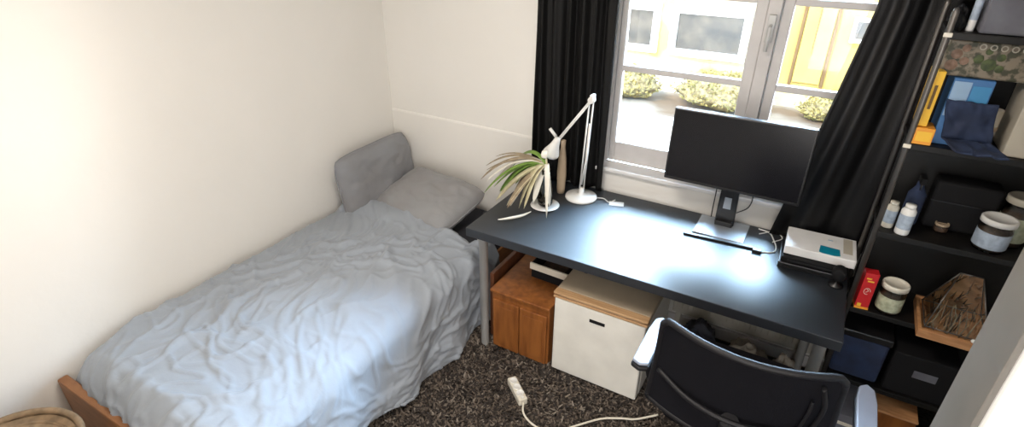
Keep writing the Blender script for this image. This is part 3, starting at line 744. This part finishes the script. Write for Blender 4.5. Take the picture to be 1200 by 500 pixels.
# power strip on the carpet
ps = thing('power_strip', 'white power strip with cord lying on the carpet before the cabinet', 'power strip', (-.93, 1.70, .052), -.68)
B().box(-.078, -.022, -.02, .078, .022, .020).build('strip_body', CREAM, ps, bevel=.006, seg=3)
for k in range(3): B().lathe([(0, .001), (.015, .001), (.017, .0035), (.0185, .0035), (.0185, 0)], (-.048 + k * .042, 0, .0205), 18).build('socket', WHITE, ps)
B().box(.060, -.007, .0202, .072, .007, .025).build('switch', WHITE, ps, bevel=.001)
cd = B().tube(arc([(-.870, 1.653, .05), (-.84, 1.60, .045), (-.77, 1.565, .045), (-.68, 1.57, .045), (-.60, 1.66, .045), (-.52, 1.75, .045), (-.44, 1.80, .045), (-.38, 1.83, .045), (-.30, 1.90, .05)], 10), .0048, 8)
o = cd.build('cord', CREAM)
o.parent = ps; o.matrix_parent_inverse = Matrix.Translation(ps.location) @ rotm(0, 0, -.68)
o.matrix_parent_inverse = o.matrix_parent_inverse.inverted()

# ------------------------------------------------------------------ office chair
ch = thing('office_chair', 'black mesh-backed office chair pushed up to the desk, seen from behind', 'chair', (0, 0, 0))
def back(u, v, off=0.0):
    s_ = 2 * u - 1
    z = .58 + .42 * v
    hw = .275 - .030 * v
    hw *= 1.0
    x = s_ * hw - .005
    y = 1.47 - .09 * v - .075 * (1 - s_ * s_) + .04 * math.sin(PI * v) * .5
    z += -.018 * (1 - (1 - s_ * s_)) * 0
    # rounded upper corners
    k = max(0, abs(s_) - .90) / .10
    if v > .9: z -= .022 * k * k * (v - .9) / .1
    return Vector((x, y + off, z))
b = B(); b.grid(lambda u, v: back(u, v), 60, 40); b.build('backrest', MESHF, ch, solid=.010)
loop = [back(0, v / 20) for v in range(0, 20)] + [back(u / 30, 1) for u in range(0, 31)] + [back(1, 1 - v / 20) for v in range(1, 21)] + [back(1 - u / 30, 0) for u in range(1, 31)]
loop.append(loop[0]); loop.append(loop[1])
B().tube(loop, .011, 10).build('back_frame', CHAIRP, ch)
b = B().tube(arc([back(.03, .40, -.012), back(.25, .36, -.03), back(.5, .34, -.035), back(.75, .36, -.03), back(.97, .40, -.012)]), .009, 8); b.build('lumbar_support', CHAIRP, ch)
b = B()
b.tube(arc([back(.90, .92, -.02), back(.93, .70, -.03), back(.90, .45, -.03), back(.86, .25, -.03), back(.7, .05, -.04), back(.5, .0, -.05)]), .007, 8)
b.tube(arc([back(.82, .30, -.02), back(.86, .60, -.03), back(.87, .75, -.02)]), .005, 8)
b.build('tension_strap', CHAIRP, ch)
b = B().tube(arc([back(.5, .34, -.03), (-.005, 1.40, .58), (-.005, 1.46, .47), (-.005, 1.60, .43)]), [.028] * 16 + [.03] * 9, 12); b.build('back_spine', CHAIRP, ch)
def seatf(u, v):
    s_, t = 2 * u - 1, 2 * v - 1
    k = 1 - .10 * (abs(s_) ** 4 * abs(t) ** 4)
    return Vector((s_ * .245 * k - .005, 1.72 + t * .235 * k, .505 + .012 * math.cos(t * 1.5) - .02 * (max(0, t) ** 4)))
b = B(); b.grid(seatf, 30, 30); b.build('seat', MESHF, ch, solid=.055)
for sx_ in (-1, 1):
    aw = .327 if sx_ < 0 else .365
    o = B().tube(arc([(sx_ * .20, 1.66, .455), (sx_ * .30, 1.66, .46), (sx_ * aw, 1.65, .55), (sx_ * aw, 1.63, .665)]), .014, 10).build('arm', CHAIRP, ch)
    b = B().prism([(-.032, -.14), (.0, -.155), (.032, -.14), (.033, .06), (.026, .13), (.0, .152), (-.026, .13), (-.033, .06)], 0, .018)
    b.build('arm_pad', CHAIRP, o, loc=(sx_ * aw, 1.63, .662), bevel=.006)
    b = B().prism([(-.029, -.135), (.0, -.148), (.029, -.135), (.030, .06), (.023, .125), (.0, .146), (-.023, .125), (-.030, .06)], 0, .014)
    b.build('pad_cushion', PADTOP, o, loc=(sx_ * aw, 1.63, .681), bevel=.006, seg=3)
B().lathe([(0, .10), (.03, .10), (.03, .30), (.018, .305), (.018, .44), (0, .44)], (-.005, 1.70, 0), 16).build('gas_lift', STEEL, ch)
B().box(-.12, 1.60, .435, .11, 1.84, .462).build('tilt_mechanism', CHAIRP, ch, bevel=.006)
for k in range(5):
    a = 2 * PI * k / 5 + .3; c, s_ = math.cos(a), math.sin(a)
    o = B().tube([(-.005 + .03 * c, 1.70 + .03 * s_, .115), (-.005 + .27 * c, 1.70 + .27 * s_, .085)], [.022, .014], 10).build('base_arm', CHAIRP, ch)
    B().lathe([(0, -.022), (.024, -.022), (.027, -.012), (.027, .012), (.024, .022), (0, .022)], (-.005 + .275 * c, 1.70 + .275 * s_, .046), 16, mtx=rotm(PI / 2, 0, a)).build('caster', BLACK, o)

# ------------------------------------------------------------------ shelf unit
SX0, SX1, SY0, SY1 = .290, .835, 2.235, 2.485
shf = thing('shelf_unit', 'tall black shelf unit crowded with jars and boxes right of the desk', 'shelf', (0, 0, 0))
LV = [.05, .33, .685, 1.035, 1.385, 1.755]
for z in LV: B().box(SX0 + .008, SY0, z - .022, SX1, SY1, z).build('shelf_board', SHELF, shf, bevel=.002)
for x in (SX0 + .006, SX1 - .008):
    for y in (SY0 + .006, SY1 - .006):
        B().lathe([(0, 0), (.010, 0), (.010, 1.80), (.007, 1.812), (0, 1.814)], (x, y, .013), 14).build('post', POST, shf)
B().box(SX0 + .02, SY1 - .006, .40, SX1 - .01, SY1 - .001, 1.73).build('back_panel', SHELF, shf)
for z in (1.385, 1.755): B().box(SX0 - .006, SY0 - .006, z - .016, SX0 + .018, SY0 + .0, z - .002).build('corner_clip', CREAM, shf, bevel=.002)

def jar(name, x, y, z, r, h, lidm, labm, label, cat='jar', lidh=.018, fill=BROWNFILL, lidr=1.04, glassm=JARGLASS):
    t = thing(name, label, cat, (x, y, z + .0008))
    B().lathe([(0, 0), (r * .92, 0), (r, .006), (r, h * .80), (r * .90, h * .90), (r * .90, h)], n=28).build('jar_glass', glassm, t)
    B().lathe([(0, .004), (r * .88, .004), (r * .94, .01), (r * .94, h * .74), (0, h * .74)], n=24).build('contents', fill, t)
    B().lathe([(r * 1.012, h * .14), (r * 1.02, h * .16), (r * 1.02, h * .68), (r * 1.012, h * .70)], n=28).build('jar_label', labm, t)
    B().lathe([(0, h), (r * lidr * .86, h), (r * lidr * .9, h - .004), (r * lidr, h - .003), (r * lidr, h + lidh - .003), (r * lidr * .95, h + lidh), (r * .84 * lidr, h + lidh), (r * .80 * lidr, h + lidh - .004), (0, h + lidh - .004)], n=28).build('lid', lidm, t)
    return t
# shelf 4 (z .685)
z = LV[2]
rb = thing('red_box', 'narrow red box with pale emblem at the left end of the shelf', 'box', (.338, 2.262, z + .001), .0)
RBM = rotm(0, 0, .12)
B().box(-.024, -.022, 0, .024, .022, .165, mtx=RBM).build('carton', [RED], rb, bevel=.002)
b = B()
b.tube([Vector((.011 * math.cos(a / 16 * 2 * PI), -.0228, .085 + .014 * math.sin(a / 16 * 2 * PI))) for a in range(14)], .0012, 5)
b.tube(arc([(-.004, -.0228, .080), (.004, -.0228, .088), (-.002, -.0228, .094)]), .0012, 5)
o = b.build('emblem', CREAM, rb); o.rotation_euler = (0, 0, .12)
o = B().box(-.018, -.0232, .012, -.004, -.0225, .026).box(-.016, -.0232, .140, .002, -.0225, .146).box(-.010, -.0232, .128, .012, -.0225, .134).build('print_mark', YELLOW, rb); o.rotation_euler = (0, 0, .12)
B().box(-.0245, -.023, -.0, .0245, .023, .010, mtx=RBM).build('base_band', ORANGE, rb)
jar('jar', .430, 2.285, z, .045, .112, CREAM, LABELG, 'glass jar with cream lid between the red box and the wooden tray')
tr = thing('glass_terrarium', 'tent-shaped glass terrarium of dry plants in a wooden tray', 'terrarium', (.640, 2.285, z + .001), -.02)
B().box(-.115, -.13, 0, .115, -.112, .034).box(-.115, .105, 0, .115, .12, .034).box(-.115, -.112, 0, -.103, .105, .034).box(.103, -.112, 0, .115, .105, .034).box(-.103, -.112, 0, .103, .105, .006).build('wooden_tray', OAK, tr, bevel=.002)
A = [(-.095, -.10, .035), (.095, -.10, .035), (.095, .09, .035), (-.095, .09, .035), (-.035, .02, .225), (.035, .02, .225)]
b = B(); v = [b.bm.verts.new(p) for p in A]
for f in ((0, 1, 5, 4), (1, 2, 5), (2, 3, 4, 5), (3, 0, 4)): b.bm.faces.new([v[i] for i in f])
b.build('glass_roof', THICK_GLASS, tr)
b = B()
for i, j in ((0, 1), (1, 2), (2, 3), (3, 0), (0, 4), (1, 5), (2, 5), (3, 4), (4, 5)): b.tube([A[i], A[j]], .0022, 6)
b.build('metal_edging', POST, tr)
b = B(); random.seed(5)
for k in range(70):
    x, y = random.uniform(-.085, .085), random.uniform(-.09, .08); hh = random.uniform(.03, .10) * (1 - abs(x) * 4); a = random.uniform(0, 6.3)
    b.tube([(x, y, .008), (x + .006 * math.cos(a), y + .006 * math.sin(a), .01 + hh * .5), (x + .014 * math.cos(a), y + .014 * math.sin(a), .01 + hh)], [.0025, .002, .0008], 5, mi=k % 3)
o = b.build('dry_plants', [BROWNFILL, OAK, LEAF_D], tr); o['kind'] = 'stuff'
B().lathe([(0, 0), (.007, .003), (.009, .008), (.006, .013), (0, .015)], (.05, -.121, .034), 12).build('bead', WHITE, tr)
# shelf 3 (z 1.035)
z = LV[3]
def bottle(x, y, z, r, h, m, label, capm=WHITE):
    t = thing('bottle', label, 'bottle', (x, y, z + .0008))
    B().lathe([(0, 0), (r * .94, 0), (r, .005), (r, h * .78), (r * .8, h * .86), (r * .55, h * .88), (r * .55, h * .9), (0, h * .9)], n=24).build('bottle_body', m, t)
    B().lathe([(0, h * .885), (r * .72, h * .885), (r * .72, h), (0, h)], n=20).build('cap', capm, t)
    B().lathe([(r * 1.01, h * .2), (r * 1.018, h * .22), (r * 1.018, h * .66), (r * 1.01, h * .68)], n=24).build('bottle_label', LABELB, t)
bottle(.332, 2.300, z, .020, .105, CREAM, 'small cream bottle at the shelf end, left of the white bottle', CREAM)
bottle(.378, 2.268, z, .024, .118, WHITE, 'white plastic bottle on the shelf right of the small cream bottle')
jar('jar', .640, 2.300, z, .050, .105, WHITE, LABELB, 'wide glass jar with white lid and pale blue label', lidh=.016, lidr=1.06)
jar('jar', .700, 2.375, z, .048, .165, BEIGE, LABELG, 'taller glass jar behind the wide white-lidded jar', lidh=.02)
o = jar('jar', .505, 2.36, z, .022, .028, TAN, BROWNFILL, 'tiny brown jar lying in the middle of the shelf', lidh=.006)
# dark speaker and spray bottle
o = thing('spray_bottle', 'black spray bottle near the shelf post behind the white bottle', 'bottle', (.400, 2.38, z + .0008))
B().lathe([(0, 0), (.028, 0), (.030, .01), (.030, .12), (.014, .15), (.012, .17), (0, .17)], n=20).build('bottle_body', NAVY, o)
B().box(-.010, -.04, .17, .010, .022, .195).build('spray_head', BLACKM, o, bevel=.003)
B().tube([(0, -.03, .175), (0, -.022, .145)], .003, 6).build('trigger', POST, o)
o = thing('black_case', 'matt black case at the back of the jar shelf', 'case', (.545, 2.415, z + .0008))
B().box(-.10, -.045, 0, .10, .045, .19).build('case_body', BLACKM, o, bevel=.012, seg=3)
B().box(-.10, -.047, .11, .10, .047, .114).build('seam', BLACK, o)
# shelf 2 (z 1.385)
z = LV[4]
o = thing('yellow_book', 'yellow book standing at the left end of the upper shelf', 'book', (.315, 2.285, z + .001), .1)
B().box(-.014, -.035, .06, .014, .05, .245).build('cover', YELLOW, o, bevel=.002)
B().box(-.004, -.0362, .12, .004, -.0352, .20).build('spine_title', OUT_BROWN, o)
o2 = thing('orange_box', 'orange box under the yellow book at the shelf end', 'box', (.330, 2.278, z + .001), .05)
B().box(-.028, -.040, 0, .028, .045, .058).build('carton', ORANGE, o2, bevel=.002)
B().box(-.022, -.0412, .012, .022, -.0402, .046).build('print_mark', YELLOW, o2)
o = thing('blue_box', 'blue patterned carton standing on the upper shelf', 'box', (.415, 2.33, z + .001), .05)
B().box(-.055, -.05, 0, .055, .05, .225).build('carton', BLUE, o, bevel=.003)
B().box(-.052, -.0512, .10, -.004, -.0502, .215).build('pale_print', BLUE_L, o); B().box(.0, -.0512, .12, .050, -.0502, .205).build('bright_print', BLUE_T, o)
b = B()
def drape(u, v):
    x = -.068 + .136 * u; p = v * .28
    y, zz = (0, .14 - p) if p < .13 else (-(p - .13), .012)
    if p < .13: y = -.012 - .012 * v
    w_ = .012 * noise.noise(Vector((u * 4, v * 6, 2))) + .010 * ridged(Vector((u * 3, v * 3, 5)))
    return Vector((x + .05 * v, y - w_ - .01, zz + w_ * .6))
b.grid(drape, 36, 36)
tag(b.build('navy_cloth', NAVY, loc=(.455, 2.262 + .06, z + .008), solid=.006), 'folded navy cloth slumped before the blue carton', 'cloth')
bpy.data.objects['navy_cloth'].location = (.430, 2.300, z + .012)
o = thing('beige_roll', 'rolled beige paper on the shelf between the cloth and the white box', 'paper roll', (.505, 2.325, z + .001))
B().lathe([(.024, 0), (.026, 0), (.026, .13), (.024, .13)], n=24, closed=True).build('roll', BEIGE, o); B().lathe([(.026, .06), (.0275, .06), (.0275, .075), (.026, .075)], n=24, closed=True).build('band', TAN, o)
o = thing('white_box', 'tall off-white box leaning at the right of the upper shelf', 'box', (.630, 2.345, z + .001), .0)
B().box(-.075, -.09, 0, .075, .09, .28, mtx=Matrix.Translation((0, 0, .0)) @ rotm(0, .0, .0)).build('carton', BEIGE, o, bevel=.004)
B().box(-.06, -.0915, .19, .06, -.0903, .25).build('lid_flap', CREAM, o)
o = thing('floral_tin', 'wide tin with brown and green floral print under the top shelf', 'tin', (.415, 2.35, z + .228), .0)
B().box(-.10, -.06, 0, .13, .06, .115).build('tin_body', FLORAL, o, bevel=.006)
b = B()
for (x, zz, r) in ((.02, .045, .020), (-.01, .06, .014), (.045, .07, .012), (.01, .085, .010), (.05, .035, .012)):
    b.lathe([(0, .0012), (r * .6, .0012), (r, .0)], (x, -.0605, zz), 10, mtx=rotm(PI / 2))
b.build('leaf_print', mat('leaf_print', (.075, .10, .03), .6, col2=(.03, .045, .015), nscale=60), o)
b = B()
for (x, zz, r) in ((-.07, .07, .016), (-.075, .035, .018), (-.045, .05, .013), (-.05, .09, .012)):
    b.lathe([(0, .0012), (r * .6, .0012), (r, .0)], (x, -.0605, zz), 9, mtx=rotm(PI / 2))
b.build('flower_print', mat('petal_print', (.26, .165, .12), .6, col2=(.14, .08, .05), nscale=60), o)
b = B()
for k in range(5): b.lathe([(.006, 0), (.008, .0015), (.010, 0)], (-.01 + k * .027, -.061, .098), 10, mtx=rotm(PI / 2))
b.build('scroll_print', BEIGE, o)
# top shelf (z 1.755)
z = LV[5]
o = thing('storage_basket', 'dark grey cloth storage box on the very top shelf', 'box', (.475, 2.33, z + .001))
B().box(-.105, -.085, 0, .105, .09, .16).build('box_body', GREYCLOTH, o, bevel=.008)
B().box(-.108, -.088, .14, .108, .093, .165).build('rim', GREYCLOTH, o, bevel=.004)
bottle(.352, 2.285, z, .011, .17, PAPER, 'slender white bottle on the top shelf beside the grey box')
blob('headphones_pouch', (.318, 2.31, z + .001), .022, .05, .07, BLACKM, 'crumpled black pouch at the left end of the top shelf', 'pouch', 31, .25)
slab('wooden_box', .66, 2.34, z + .001, .14, .16, .12, 0, CARDBOARD, 'brown cardboard box at the right end of the top shelf', 'box')
# lower shelf: black bin, boxes
z = LV[1]
o = thing('black_bin', 'black plastic bin on the low shelf beside the desk end', 'bin', (.40, 2.35, z + .001))
B().prism([(-.09, -.09), (.09, -.09), (.09, .09), (-.09, .09)], 0, .22).build('bin_body', NAVY, o, bevel=.012, seg=3)
B().box(-.095, -.095, .20, .095, .095, .235).build('rim', BLACK, o, bevel=.006)
o = thing('black_box', 'black storage box on the low shelf right of the bin', 'box', (.62, 2.35, z + .001))
B().box(-.11, -.10, 0, .11, .10, .20).build('box_body', BLACKM, o, bevel=.006); B().box(-.03, -.1015, .10, .05, -.1003, .135).build('grey_tag', GREYCLOTH, o)
z = LV[0]
o = thing('wooden_box', 'orange-brown wooden box on the lowest shelf', 'box', (.60, 2.33, z + .001))
B().box(-.07, -.10, 0, .07, .10, .17).build('box_body', CABWOOD, o, bevel=.004); B().box(-.074, -.104, .17, .074, .104, .182).build('lid', OAK, o, bevel=.003)
o = thing('grey_box', 'flat grey box with pale edge on the lowest shelf beside the chair', 'box', (.415, 2.30, z + .001))
B().box(-.095, -.13, 0, .09, .10, .14).build('box_body', GREYCLOTH, o, bevel=.003); B().box(-.097, -.134, .085, .092, -.1305, .10).build('pale_edge', CREAM, o)
